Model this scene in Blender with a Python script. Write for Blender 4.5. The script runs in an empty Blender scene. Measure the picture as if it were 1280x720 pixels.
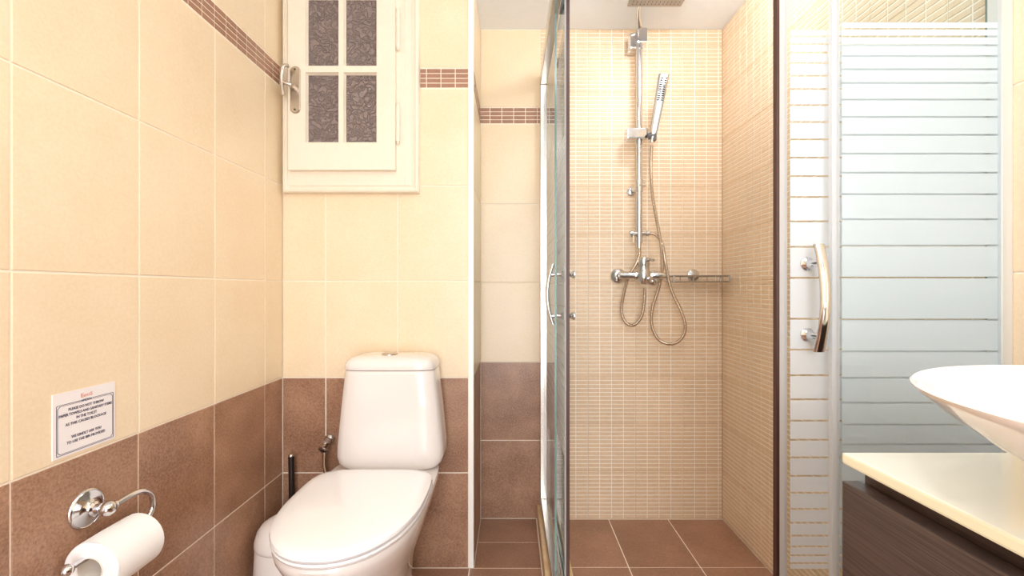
import bpy, bmesh, math, random
from math import sin, cos, pi, radians
from mathutils import Vector, Matrix
random.seed(4)
C = bpy.context.scene.collection
sc = bpy.context.scene

# ------------------------------------------------------------------ camera, world, lights, exposure
CAMZ = 0.967
F = 573.0
cd = bpy.data.cameras.new('camera'); cam = bpy.data.objects.new('camera', cd); C.objects.link(cam)
cam.location = (0, 0, CAMZ); cam.rotation_euler = (pi/2, 0, 0)
cd.sensor_width = 36.0; cd.lens = F/1280*36.0; cd.shift_y = 2/1280; cd.clip_start = 0.01
sc.camera = cam
sc.view_settings.view_transform = 'Standard'; sc.view_settings.look = 'None'
sc.view_settings.gamma = 1; sc.view_settings.exposure = 0.64
sc.cycles.max_bounces = 14; sc.cycles.diffuse_bounces = 6; sc.cycles.transparent_max_bounces = 24
sc.cycles.sample_clamp_indirect = 6
sc.cycles.use_denoising = True
w = bpy.data.worlds.new('world'); sc.world = w; w.use_nodes = True
w.node_tree.nodes['Background'].inputs[0].default_value = (1.0, 0.97, 0.93, 1)
w.node_tree.nodes['Background'].inputs[1].default_value = 1.0

def area_light(name, loc, rot, sx, sy, energy, col, spread=pi):
    d = bpy.data.lights.new(name, 'AREA'); d.shape = 'RECTANGLE'; d.size = sx; d.size_y = sy
    d.energy = energy; d.color = col; d.spread = spread
    o = bpy.data.objects.new(name, d); C.objects.link(o); o.location = loc; o.rotation_euler = rot
    return o
LAMP_A = (0.25, 0.58, 2.045)
FILL_B = (-0.25, -0.25, 2.045)  # unseen lamp added for overhead fill
FILL_C = (0.56, 1.36, 2.045)  # unseen globe added to brighten the shower
GLOBE_A, GLOBE_C = 30.0, 48.0      # emission of the two glass globes; the shower one is added fill
area_light('ceiling_fill_light', (FILL_B[0], FILL_B[1], 2.020), (0, 0, 0), 0.19, 0.19, 3.0, (0.97, 0.97, 1.0))  # light of the added fill lamp behind the camera
area_light('doorway_fill', (0.05, -1.22, 1.02), (pi/2, 0, pi), 0.78, 1.9, 22.0, (0.93, 0.96, 1.0)).rotation_euler = (pi/2, 0, 0)  # soft frontal fill added in the door opening, not real daylight
# area lamps shine along local -Z; rotated so that the doorway fill shines along +Y

# ------------------------------------------------------------------ helpers
def lin(r, g=None, b=None):
    f = lambda c: (c/255/12.92) if c/255 <= 0.04045 else ((c/255+0.055)/1.055)**2.4
    return (f(r), f(g), f(b), 1.0)
def P(px, py, Y):
    """point of the room seen at a pixel of the photograph at depth Y metres"""
    return Vector(((px-640)*Y/F, Y, CAMZ-(py-362)*Y/F))

def new_mat(name):
    m = bpy.data.materials.new(name); m.use_nodes = True
    return m, m.node_tree, m.node_tree.nodes['Principled BSDF']
def simple(name, col, rough=0.4, metal=0.0, coat=0.0, spec=0.5):
    m, t, b = new_mat(name)
    b.inputs['Base Color'].default_value = col; b.inputs['Roughness'].default_value = rough
    b.inputs['Metallic'].default_value = metal; b.inputs['Coat Weight'].default_value = coat
    b.inputs['Coat Roughness'].default_value = 0.04
    b.inputs['Specular IOR Level'].default_value = spec
    return m
def speckled(name, dark, light, scale, rough, bump=0.0, detail=6, vary=0.05, coords='Object', stretch=(1, 1, 1), p0=0.3, p1=0.7, spec=0.5):
    m, t, b = new_mat(name); N, L = t.nodes, t.links
    tc = N.new('ShaderNodeTexCoord'); mp = N.new('ShaderNodeMapping'); mp.inputs['Scale'].default_value = stretch
    L.new(tc.outputs[coords], mp.inputs[0])
    oi = N.new('ShaderNodeObjectInfo')
    ad = N.new('ShaderNodeVectorMath'); ad.operation = 'ADD'; L.new(mp.outputs[0], ad.inputs[0])
    ml = N.new('ShaderNodeMath'); ml.operation = 'MULTIPLY'; ml.inputs[1].default_value = 37.0
    L.new(oi.outputs['Random'], ml.inputs[0]); L.new(ml.outputs[0], ad.inputs[1])
    n1 = N.new('ShaderNodeTexNoise'); n1.inputs['Scale'].default_value = scale; n1.inputs['Detail'].default_value = detail
    n1.inputs['Roughness'].default_value = 0.7
    L.new(ad.outputs[0], n1.inputs['Vector'])
    n2 = N.new('ShaderNodeTexNoise'); n2.inputs['Scale'].default_value = scale/22; n2.inputs['Detail'].default_value = 3
    L.new(ad.outputs[0], n2.inputs['Vector'])
    mx = N.new('ShaderNodeMath'); mx.operation = 'MULTIPLY_ADD'; mx.inputs[1].default_value = 0.35
    L.new(n2.outputs[0], mx.inputs[0])
    mm = N.new('ShaderNodeMath'); mm.operation = 'MULTIPLY'; mm.inputs[1].default_value = 0.65; L.new(n1.outputs[0], mm.inputs[0])
    L.new(mm.outputs[0], mx.inputs[2])
    cr = N.new('ShaderNodeValToRGB'); cr.color_ramp.elements[0].position = p0; cr.color_ramp.elements[1].position = p1
    cr.color_ramp.elements[0].color = dark; cr.color_ramp.elements[1].color = light
    L.new(mx.outputs[0], cr.inputs[0])
    hs = N.new('ShaderNodeHueSaturation')
    mr = N.new('ShaderNodeMapRange'); mr.inputs[3].default_value = 1-vary; mr.inputs[4].default_value = 1+vary
    L.new(oi.outputs['Random'], mr.inputs[0]); L.new(mr.outputs[0], hs.inputs['Value']); L.new(cr.outputs[0], hs.inputs['Color'])
    L.new(hs.outputs[0], b.inputs['Base Color'])
    b.inputs['Roughness'].default_value = rough; b.inputs['Specular IOR Level'].default_value = spec
    if bump:
        bp = N.new('ShaderNodeBump'); bp.inputs['Strength'].default_value = bump; bp.inputs['Distance'].default_value = 0.001
        L.new(n1.outputs[0], bp.inputs['Height']); L.new(bp.outputs[0], b.inputs['Normal'])
    return m

M = {}
M['cream'] = speckled('cream_tile', lin(232, 209, 175), lin(242, 226, 199), 150, 0.28, 0.06, vary=0.012)
M['brown'] = speckled('brown_tile', lin(128, 90, 68), lin(188, 148, 120), 190, 0.3, 0.08, vary=0.03, p0=0.36, p1=0.66)
M['floor'] = speckled('brown_floor_tile', lin(132, 94, 74), lin(184, 142, 116), 150, 0.32, 0.08, vary=0.03)
M['border'] = speckled('border_brick', lin(152, 112, 92), lin(178, 138, 114), 120, 0.25, 0.0, vary=0.06)
M['mosaic'] = speckled('mosaic_piece', lin(220, 193, 158), lin(238, 214, 184), 60, 0.38, 0.0, vary=0.02)
M['mosaic_joint'] = simple('mosaic_channel', lin(254, 246, 234), 0.4)  # pale channel colour, whitened further to stand for chamfer highlights
M['grout'] = speckled('pale_grout', lin(246, 232, 212), lin(252, 244, 230), 60, 0.8)
M['grout_tan'] = speckled('tan_grout', lin(186, 148, 104), lin(222, 196, 158), 14, 0.8)
M['ceiling'] = speckled('white_ceiling_paint', lin(236, 243, 252), lin(242, 248, 255), 40, 0.9, 0.05)
M['white_paint'] = speckled('cream_white_paint', lin(236, 226, 208), lin(242, 233, 218), 40, 0.35, 0.05, vary=0)
M['white_trim'] = simple('white_plastic_trim', lin(252, 250, 244), 0.3)
M['ceramic'] = simple('white_ceramic', lin(234, 228, 224), 0.12, coat=0.5)
M['seat'] = simple('white_seat_plastic', lin(247, 247, 249), 0.16, coat=0.3)
M['basin'] = simple('white_basin_ceramic', lin(252, 250, 248), 0.08, coat=0.5)
M['chrome'] = simple('chrome', (0.70, 0.70, 0.72, 1), 0.09, 1.0)
M['satin'] = simple('satin_nickel', lin(205, 196, 184), 0.28, 1.0)
M['hose'] = simple('hose_steel', lin(205, 188, 168), 0.24, 1.0)
M['alu'] = simple('polished_aluminium', lin(205, 200, 194), 0.22, 1.0)
M['black'] = simple('black_plastic', lin(34, 26, 24), 0.35)
M['darkgap'] = simple('dark_gap', lin(60, 52, 48), 0.6)
M['seal'] = simple('dark_brown_seal', lin(74, 46, 40), 0.4)
M['paper'] = simple('white_paper', lin(240, 236, 238), 0.7)
M['ink'] = simple('navy_ink', lin(62, 60, 92), 0.7)
M['redink'] = simple('faded_red_ink', lin(226, 150, 130), 0.7)
M['tissue'] = speckled('white_tissue', lin(246, 244, 242), lin(252, 251, 250), 300, 0.95, 0.4, vary=0)
M['head'] = simple('brushed_head', lin(168, 160, 152), 0.35, 0.6)
M['grey_chrome'] = simple('grey_chrome', (0.42, 0.41, 0.40, 1), 0.22, 1.0)
M['silver'] = simple('silver_profile', lin(226, 228, 230), 0.3, 0.45)
M['card'] = simple('pale_card_tube', lin(232, 224, 214), 0.85)
M['bin'] = simple('white_bin_plastic', lin(246, 240, 234), 0.3)
M['stone'] = speckled('beige_marble', lin(206, 170, 120), lin(240, 212, 168), 24, 0.25, vary=0)
M['counter'] = simple('cream_glass_top', lin(244, 243, 228), 0.06, coat=0.6)
M['counter_edge'] = simple('cream_glass_edge', lin(242, 240, 212), 0.15)
M['rubber'] = simple('grey_rubber', lin(92, 92, 94), 0.5)
M['fillglass'] = simple('fill_diffuser', lin(250, 248, 240), 0.5)  # glowing cover of the added fill lamp
b_ = M['fillglass'].node_tree.nodes['Principled BSDF']; b_.inputs['Emission Color'].default_value = (1, 0.95, 0.88, 1); b_.inputs['Emission Strength'].default_value = 6

def glass_mat(name, tint, fres=1.45, refl_rough=0.0):
    m = bpy.data.materials.new(name); m.use_nodes = True; t = m.node_tree; N, L = t.nodes, t.links
    N.remove(N['Principled BSDF'])
    tr = N.new('ShaderNodeBsdfTransparent'); tr.inputs[0].default_value = tint
    gl = N.new('ShaderNodeBsdfGlossy'); gl.inputs['Roughness'].default_value = refl_rough
    fr = N.new('ShaderNodeFresnel'); ge = N.new('ShaderNodeNewGeometry')
    io = N.new('ShaderNodeMapRange'); io.inputs[3].default_value = fres; io.inputs[4].default_value = 1/fres   # same reflectance on the way out
    L.new(ge.outputs['Backfacing'], io.inputs[0]); L.new(io.outputs[0], fr.inputs[0])
    mx = N.new('ShaderNodeMixShader'); L.new(fr.outputs[0], mx.inputs[0]); L.new(tr.outputs[0], mx.inputs[1]); L.new(gl.outputs[0], mx.inputs[2])
    L.new(mx.outputs[0], N['Material Output'].inputs[0]); return m
M['glass'] = glass_mat('clear_glass', (0.95, 0.98, 0.982, 1))
M['glass_edge'] = simple('glass_green_edge', lin(104, 134, 132), 0.2)
def frost_mat(name, col, transp):
    m = bpy.data.materials.new(name); m.use_nodes = True; t = m.node_tree; N, L = t.nodes, t.links
    N.remove(N['Principled BSDF'])
    tr = N.new('ShaderNodeBsdfTransparent'); tr.inputs[0].default_value = (0.97, 0.99, 1, 1)
    tl = N.new('ShaderNodeBsdfTranslucent'); tl.inputs[0].default_value = col
    df = N.new('ShaderNodeBsdfDiffuse'); df.inputs[0].default_value = col
    a = N.new('ShaderNodeMixShader'); a.inputs[0].default_value = 0.55; L.new(tl.outputs[0], a.inputs[1]); L.new(df.outputs[0], a.inputs[2])
    b = N.new('ShaderNodeMixShader'); b.inputs[0].default_value = transp; L.new(a.outputs[0], b.inputs[1]); L.new(tr.outputs[0], b.inputs[2])
    L.new(b.outputs[0], N['Material Output'].inputs[0]); return m
M['frost'] = frost_mat('etched_frosting', lin(246, 249, 253), 0.08)
M['pvc'] = frost_mat('clear_pvc_seal', lin(240, 243, 247), 0.32)

def wenge():
    m, t, b = new_mat('wenge_wood'); N, L = t.nodes, t.links
    tc = N.new('ShaderNodeTexCoord'); mp = N.new('ShaderNodeMapping'); mp.inputs['Scale'].default_value = (8, 5.0, 520)
    L.new(tc.outputs['Object'], mp.inputs[0])
    n = N.new('ShaderNodeTexNoise'); n.inputs['Scale'].default_value = 1.6; n.inputs['Detail'].default_value = 6; n.inputs['Roughness'].default_value = 0.65
    L.new(mp.outputs[0], n.inputs['Vector'])
    cr = N.new('ShaderNodeValToRGB'); cr.color_ramp.elements[0].position = 0.3; cr.color_ramp.elements[1].position = 0.72
    cr.color_ramp.elements[0].color = lin(48, 38, 35); cr.color_ramp.elements[1].color = lin(100, 82, 76)
    L.new(n.outputs[0], cr.inputs[0]); L.new(cr.outputs[0], b.inputs['Base Color'])
    bp = N.new('ShaderNodeBump'); bp.inputs['Strength'].default_value = 0.25; bp.inputs['Distance'].default_value = 0.0008
    L.new(n.outputs[0], bp.inputs['Height']); L.new(bp.outputs[0], b.inputs['Normal'])
    b.inputs['Roughness'].default_value = 0.28
    return m
M['wenge'] = wenge()
def obscured():
    m, t, b = new_mat('obscured_glass'); N, L = t.nodes, t.links
    tc = N.new('ShaderNodeTexCoord')
    n = N.new('ShaderNodeTexNoise'); n.inputs['Scale'].default_value = 26; n.inputs['Detail'].default_value = 4
    L.new(tc.outputs['Object'], n.inputs['Vector'])
    v = N.new('ShaderNodeTexVoronoi'); v.feature = 'DISTANCE_TO_EDGE'; v.inputs['Scale'].default_value = 48
    ad = N.new('ShaderNodeMixRGB'); ad.blend_type = 'LINEAR_LIGHT'; ad.inputs[0].default_value = 0.055
    L.new(tc.outputs['Object'], ad.inputs[1]); L.new(n.outputs['Color'], ad.inputs[2])
    mp = N.new('ShaderNodeMapping'); mp.inputs['Scale'].default_value = (0.62, 1, 1.1); mp.inputs['Rotation'].default_value = (0, 0.5, 0)
    L.new(ad.outputs[0], mp.inputs[0]); L.new(mp.outputs[0], v.inputs['Vector'])
    cr = N.new('ShaderNodeValToRGB'); cr.color_ramp.elements[0].position = 0.0; cr.color_ramp.elements[1].position = 0.13
    cr.color_ramp.elements[0].color = (1, 1, 1, 1); cr.color_ramp.elements[1].color = (0, 0, 0, 1)
    L.new(v.outputs['Distance'], cr.inputs[0])
    n3 = N.new('ShaderNodeTexNoise'); n3.inputs['Scale'].default_value = 60; n3.inputs['Detail'].default_value = 5; L.new(tc.outputs['Object'], n3.inputs['Vector'])
    mu = N.new('ShaderNodeMath'); mu.operation = 'MULTIPLY_ADD'; mu.inputs[1].default_value = 1.2
    L.new(n3.outputs[0], mu.inputs[0]); L.new(cr.outputs[0], mu.inputs[2])
    bp = N.new('ShaderNodeBump'); bp.inputs['Strength'].default_value = 1.0; bp.inputs['Distance'].default_value = 0.0032
    L.new(mu.outputs[0], bp.inputs['Height']); L.new(bp.outputs[0], b.inputs['Normal'])
    b.inputs['Base Color'].default_value = lin(138, 124, 121); b.inputs['Roughness'].default_value = 0.22
    return m
M['obscured'] = obscured()

class MB:
    def __init__(s): s.v = []; s.f = []; s.m = []; s.sm = []
    def add(s, vs, fs, mi=0, smooth=False):
        k = len(s.v); s.v += [Vector(v) for v in vs]
        for f in fs: s.f.append([i+k for i in f]); s.m.append(mi); s.sm.append(smooth)
        return s
    def box(s, x0, x1, y0, y1, z0, z1, bev=0.0, mi=0):
        bm = bmesh.new(); bmesh.ops.create_cube(bm, size=1)
        for v in bm.verts:
            v.co = Vector(((x0+x1)/2+v.co.x*(x1-x0), (y0+y1)/2+v.co.y*(y1-y0), (z0+z1)/2+v.co.z*(z1-z0)))
        if bev: bmesh.ops.bevel(bm, geom=bm.edges[:], offset=bev, segments=2, affect='EDGES', profile=0.6)
        bm.verts.index_update()
        s.add([v.co.copy() for v in bm.verts], [[v.index for v in f.verts] for f in bm.faces], mi, False); bm.free(); return s
    def rings(s, rings, cap0=True, cap1=True, mi=0, smooth=True, closed=False):
        n = len(rings[0]); vs = [v for r in rings for v in r]; fs = []
        R = len(rings)
        for i in range(R if closed else R-1):
            j = (i+1) % R
            for k in range(n):
                fs.append([i*n+k, i*n+(k+1) % n, j*n+(k+1) % n, j*n+k])
        if not closed:
            if cap0: fs.append(list(range(n))[::-1])
            if cap1: fs.append([(R-1)*n+k for k in range(n)])
        return s.add(vs, fs, mi, smooth)
    def tube(s, path, rad, seg=12, mi=0, cap=True):
        path = [Vector(p) for p in path]
        rads = rad if isinstance(rad, (list, tuple)) else [rad]*len(path)
        t0 = (path[1]-path[0]).normalized()
        up = Vector((0, 0, 1)) if abs(t0.z) < 0.9 else Vector((1, 0, 0))
        nrm = t0.cross(up).normalized(); rs = []
        for i, p in enumerate(path):
            t = (path[min(i+1, len(path)-1)]-path[max(i-1, 0)]).normalized()
            nrm = (nrm - t*nrm.dot(t)).normalized(); bn = t.cross(nrm)
            rs.append([p+(nrm*cos(2*pi*k/seg)+bn*sin(2*pi*k/seg))*rads[i] for k in range(seg)])
        return s.rings(rs, cap, cap, mi)
    def lathe(s, base, axis, prof, seg=32, mi=0, closed=False, cap=True):
        """prof = list of (radius, distance along axis)"""
        base = Vector(base); a = Vector(axis).normalized()
        u = a.cross(Vector((0, 0, 1)) if abs(a.z) < 0.9 else Vector((1, 0, 0))).normalized(); v = a.cross(u)
        rs = [[base+a*h+(u*cos(2*pi*k/seg)+v*sin(2*pi*k/seg))*max(r, 1e-5) for k in range(seg)] for r, h in prof]
        return s.rings(rs, cap, cap, mi, closed=closed)
    def build(s, name, mats, parent=None, base=(0, 0, 0), recalc=True):
        """vertices are given in room coordinates; the object's origin is at base (or its parent's)"""
        off = Vector(base)
        if parent is not None:
            off = Vector((0, 0, 0)); q = parent
            while q is not None: off += q.location; q = q.parent
        me = bpy.data.meshes.new(name)
        me.from_pydata([tuple(v-off) for v in s.v], [], s.f)
        mats = mats if isinstance(mats, (list, tuple)) else [mats]
        for m in mats: me.materials.append(M[m] if isinstance(m, str) else m)
        me.polygons.foreach_set('material_index', s.m); me.polygons.foreach_set('use_smooth', s.sm)
        if recalc:
            bm = bmesh.new(); bm.from_mesh(me); bmesh.ops.recalc_face_normals(bm, faces=bm.faces[:])
            for e in bm.edges:
                if len(e.link_faces) == 2 and e.calc_face_angle(0) > 0.7: e.smooth = False
            bm.to_mesh(me); bm.free()
        o = bpy.data.objects.new(name, me); C.objects.link(o)
        if parent is not None: o.parent = parent
        else: o.location = off
        return o

def tag(o, label=None, cat=None, group=None, kind=None):
    if label: o['label'] = label
    if cat: o['category'] = cat
    if group: o['group'] = group
    if kind: o['kind'] = kind
    return o
def thing(name, loc, label, cat, group=None):
    o = bpy.data.objects.new(name, None); C.objects.link(o); o.location = loc; o.empty_display_size = 0.05
    return tag(o, label, cat, group)
def smooth_path(pts, n=8):
    pts = [Vector(p) for p in pts]; out = []
    ext = [pts[0]*2-pts[1]]+pts+[pts[-1]*2-pts[-2]]
    for i in range(1, len(ext)-2):
        p0, p1, p2, p3 = ext[i-1:i+3]
        for k in range(n):
            t = k/n
            out.append(0.5*((2*p1)+(p2-p0)*t+(2*p0-5*p1+4*p2-p3)*t*t+(3*p1-p0-3*p2+p3)*t**3))
    out.append(pts[-1]); return out
def resample(path, step):
    out = [path[0]]; acc = 0.0
    for a, b in zip(path, path[1:]):
        L = (b-a).length; d = step-acc
        while d <= L: out.append(a+(b-a)*(d/L)); d += step
        acc = L-(d-step)
    out.append(path[-1]); return out

# ------------------------------------------------------------------ setting: shell
XL, XR = -0.797, 0.888
YB, YS, YF = 1.592, 1.935, -1.30
XC = -0.133                      # corner of the boxed wall beside the alcove
H = 2.066
G = 0.0018                       # grout lies this far behind the tile faces
def struct(name, mb, mat, parent=None):
    return tag(mb.build(name, mat, parent), kind='structure') if parent is None else mb.build(name, mat, parent)

floor = struct('floor', MB().box(XL-0.1, XR+0.1, YF-0.1, YS+0.1, -0.08, -G), 'grout')
ceiling = struct('ceiling', MB().box(XL-0.1, XR+0.1, YF-0.1, YS+0.1, H, H+0.08), 'ceiling')
wall_left = struct('wall_left', MB().box(XL-0.1, XL-G, YF, YS+0.1, 0, H), 'grout')
wall_back = struct('wall_back', MB().box(XL, XC-0.012, YB+G, YB+0.09, 0, H), 'grout')
wall_return = struct('wall_alcove_side', MB().box(XC-0.1, XC-G, YB+0.09, YS+0.1, 0, H).box(XC-0.011, XC-G, YB+0.012, YB+0.09, 0, H), 'grout')
wall_alcove = struct('wall_alcove_back', MB().box(XC, 0.12, YS+G, YS+0.1, 0, H), 'grout')
wall_shower = struct('wall_shower_back', MB().box(0.12, XR+0.1, YS+G, YS+0.1, 0, H), 'grout_tan')
wall_shower_right = struct('wall_shower_right', MB().box(XR+G, XR+0.1, 0.835, YS+0.002, 0, H), 'grout_tan')
wall_right = struct('wall_right', MB().box(XR+G, XR+0.1, YF, 0.835, 0, H), 'grout')
wall_front = struct('wall_front', MB().box(XL, -0.36, YF-0.1, YF, 0, H).box(0.46, XR, YF-0.1, YF, 0, H).box(-0.36, 0.46, YF-0.1, YF, 2.0, H), 'ceiling')
struct('door_1', MB().box(-0.36, -0.30, YF-0.1, YF+0.02, 0, 2.0, 0.004).box(0.40, 0.46, YF-0.1, YF+0.02, 0, 2.0, 0.004).box(-0.36, 0.46, YF-0.1, YF+0.02, 1.95, 2.0, 0.004), 'white_paint')
struct('trim_1', MB().box(XC-0.019, XC, YB-0.003, YB+0.014, 0, H, 0.003), 'white_trim')

# tiles ------------------------------------------------------------
cache = {}
def frustum(mb, u0, u1, v0, v1, n0, n1, ch, mi=0, back=False):
    """a slab with chamfered edges, local axes u, v, n"""
    a = [(u0, v0), (u1, v0), (u1, v1), (u0, v1)]
    b = [(u0+ch, v0+ch), (u1-ch, v0+ch), (u1-ch, v1-ch), (u0+ch, v1-ch)]
    vs = [(x, y, n0) for x, y in a]+[(x, y, n1-ch*0.6) for x, y in a]+[(x, y, n1) for x, y in b]
    fs = [[8, 9, 10, 11]]
    for k in range(4):
        j = (k+1) % 4
        fs += [[4+k, 4+j, 8+j, 8+k], [k, j, 4+j, 4+k]]
    if back: fs.append([3, 2, 1, 0])
    mb.add(vs, fs, mi)
def tile_mesh(w_, h_, mat, gap=0.004):
    key = ('t', round(w_, 4), round(h_, 4), mat, gap)
    if key not in cache:
        mb = MB(); frustum(mb, -w_/2+gap/2, w_/2-gap/2, -h_/2+gap/2, h_/2-gap/2, -0.008, 0, 0.0011, back=True)
        me = bpy.data.meshes.new('tile'); me.from_pydata([tuple(v) for v in mb.v], [], mb.f); me.materials.append(M[mat]); cache[key] = me
    return cache[key]
def mosaic_mesh(w_, h_, colo=0):
    """pressed 20 cm tile: 4 x 12 raised little pieces on a plate; w_, h_ may be cut"""
    key = ('m', round(w_, 4), round(h_, 4), colo)
    if key not in cache:
        mb = MB(); g = 0.0016
        frustum(mb, -w_/2+g/2, w_/2-g/2, -h_/2+g/2, h_/2-g/2, -0.008, -0.0014, 0.0006, mi=1, back=True)
        for i in range(4):
            for j in range(12):
                a0, a1 = i*0.05+0.0015, (i+1)*0.05-0.0015
                b0, b1 = j*0.2/12+0.0015, (j+1)*0.2/12-0.0015
                if colo: a0, a1 = w_-a1, w_-a0
                a0, a1, b0, b1 = max(a0, 0.001), min(a1, w_-0.001), b0, min(b1, h_-0.001)
                if a1-a0 < 0.004 or b1-b0 < 0.004: continue
                ch = 0.0011; q0, q1, r0, r1 = a0-w_/2, a1-w_/2, b0-h_/2, b1-h_/2
                vs = [(q0, r0, -0.0014), (q1, r0, -0.0014), (q1, r1, -0.0014), (q0, r1, -0.0014),
                      (q0+ch, r0+ch, 0), (q1-ch, r0+ch, 0), (q1-ch, r1-ch, 0), (q0+ch, r1-ch, 0)]
                mb.add(vs, [[4, 5, 6, 7], [0, 1, 5, 4], [1, 2, 6, 5], [2, 3, 7, 6], [3, 0, 4, 7]], 0)
        me = bpy.data.meshes.new('mosaic_tile'); me.from_pydata([tuple(v) for v in mb.v], [], mb.f)
        me.materials.append(M['mosaic']); me.materials.append(M['mosaic_joint']); me.polygons.foreach_set('material_index', mb.m); cache[key] = me
    return cache[key]
def put(name, me, parent, u_ax, n_ax, pos):
    o = bpy.data.objects.new(name, me); C.objects.link(o); o.parent = parent
    u, n = Vector(u_ax), Vector(n_ax); v = n.cross(u)
    o.rotation_euler = Matrix((u, v, n)).transposed().to_euler()
    off = parent.location if parent else Vector((0, 0, 0))
    o.location = Vector(pos)-off
    return o
ROWS = [(0.0, 0.3305), (0.3305, 0.661), (0.661, 0.9965), (0.9965, 1.328), (1.328, 1.6655), (1.737, H)]
def wall_tiles(wall, axis, n_ax, fixed, cuts, skip=None):
    """axis 'x' or 'y' is the horizontal run; fixed = plane coordinate; cuts = sorted joints along the run"""
    for a, b in zip(cuts, cuts[1:]):
        for r, (z0, z1) in enumerate(ROWS):
            if skip and skip(a, b, z0, z1): continue
            me = tile_mesh(b-a, z1-z0, 'brown' if r < 2 else 'cream')
            c = (a+b)/2
            pos = (c, fixed, (z0+z1)/2) if axis == 'x' else (fixed, c, (z0+z1)/2)
            u = {'x': (1, 0, 0), 'y': (0, 1, 0)}[axis]; u = Vector(u)
            if Vector(n_ax).cross(u).z < 0: u = -u
            put('wall_tile', me, wall, u, n_ax, pos)
def border(wall, axis, n_ax, fixed, a, b, start, lo=None):
    """the strip of small brown bricks, four rows high, in 25 cm border tiles with a brick child each"""
    u = Vector((1, 0, 0)) if axis == 'x' else Vector((0, 1, 0))
    flip = Vector(n_ax).cross(u).z < 0
    if flip: u = -u
    k = start
    while k < b-0.004:
        s, e = max(k, a), min(k+0.25, b); k += 0.25
        if e-s < 0.004: continue
        c = (s+e)/2
        pos = Vector((c, fixed, 1.7013)) if axis == 'x' else Vector((fixed, c, 1.7013))
        pos -= Vector(n_ax)*0.0013
        key = ('b', round(e-s, 4))
        if key not in cache:
            mb = MB(); frustum(mb, -(e-s)/2+0.0003, (e-s)/2-0.0003, -0.0345, 0.0345, -0.006, 0, 0.0004, back=True)
            me = bpy.data.meshes.new('border_tile'); me.from_pydata([tuple(v) for v in mb.v], [], mb.f); me.materials.append(M['grout']); cache[key] = me
        t = put('border_tile', cache[key], wall, u, n_ax, pos)
        kk = k-0.25
        for i in range(5):
            p, q = max(kk+i*0.05+0.0015, s+0.0008), min(kk+(i+1)*0.05-0.0015, e-0.0008)
            if q-p < 0.006: continue
            key = ('bb', round(q-p, 4))
            if key not in cache:
                mb = MB(); frustum(mb, -(q-p)/2, (q-p)/2, -0.0068, 0.0068, -0.001, 0.0014, 0.0007)
                me = bpy.data.meshes.new('brick'); me.from_pydata([tuple(v) for v in mb.v], [], mb.f); me.materials.append(M['border']); cache[key] = me
            for j in range(4):
                o = bpy.data.objects.new('brick', cache[key]); C.objects.link(o); o.parent = t
                o.location = (((p+q)/2-c)*(-1 if flip else 1), -0.0251+j*0.01673, 0)

def joints(start, lo, hi, step=0.25):
    k = start
    while k > lo: k -= step
    out = [lo]
    while k < hi-0.001:
        if k > lo+0.001: out.append(k)
        k += step
    return out+[hi]
# left wall
cl = joints(0.729, YF, YB)
wall_tiles(wall_left, 'y', (1, 0, 0), XL, cl)
border(wall_left, 'y', (1, 0, 0), XL, 0.0, YB, 0.729-0.75)
# wall behind the toilet
cb = [XL, -0.647, -0.397, XC-0.018]
WX0, WX1, WZ0 = -0.786, -0.319, 1.299
wall_tiles(wall_back, 'x', (0, -1, 0), YB, cb)
border(wall_back, 'x', (0, -1, 0), YB, WX1, XC-0.019, -0.397)
# side of the alcove
wall_tiles(wall_return, 'y', (1, 0, 0), XC, [YB+0.013, YB+0.093, YS])
border(wall_return, 'y', (1, 0, 0), XC, YB+0.013, YS, YB+0.093-0.25)
# back of the alcove
wall_tiles(wall_alcove, 'x', (0, -1, 0), YS, [XC, 0.12])
border(wall_alcove, 'x', (0, -1, 0), YS, XC, 0.12, XC-0.01)
# right wall outside the shower
wall_tiles(wall_right, 'y', (-1, 0, 0), XR, joints(0.585, YF, 0.835))
# mosaic walls of the shower
zs = [k*0.2 for k in range(11)]+[H]
xs = [0.12, 0.321, 0.522, 0.722, XR]
for a, b in zip(xs, xs[1:]):
    for z0, z1 in zip(zs, zs[1:]):
        if b-a > 0.19: me = mosaic_mesh(0.2005, min(0.2, z1-z0))
        else: me = mosaic_mesh(b-a, z1-z0)
        put('mosaic_tile', me, wall_shower, (1, 0, 0), (0, -1, 0), ((a+b)/2, YS, (z0+z1)/2))
ys = [YS-0.2*k for k in range(6)]+[0.835]
for b, a in zip(ys, ys[1:]):
    for z0, z1 in zip(zs, zs[1:]):
        put('mosaic_tile', mosaic_mesh(b-a, z1-z0, 0), wall_shower_right, (0, -1, 0), (-1, 0, 0), (XR, (a+b)/2, (z0+z1)/2))
# floor tiles
def floor_tiles(x0, x1, y0, y1, jx, jy):
    cx_, cy_ = joints(jx, x0, x1, 0.25), joints(jy, y0, y1, 0.333)
    for a, b in zip(cx_, cx_[1:]):
        for c, d in zip(cy_, cy_[1:]):
            if b-a < 0.006 or d-c < 0.006: continue
            put('floor_tile', tile_mesh(b-a, d-c, 'floor'), floor, (1, 0, 0), (0, 0, 1), ((a+b)/2, (c+d)/2, 0))
floor_tiles(XL, 0.105, YF, YB, -0.147, 1.755)
floor_tiles(XC, 0.105, YB, YS, -0.147, 1.755)
floor_tiles(0.105, XR, YF, 0.775, -0.147, 1.422)
floor_tiles(0.105, XR, 0.775, YS, 0.407, 1.597)

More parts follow.
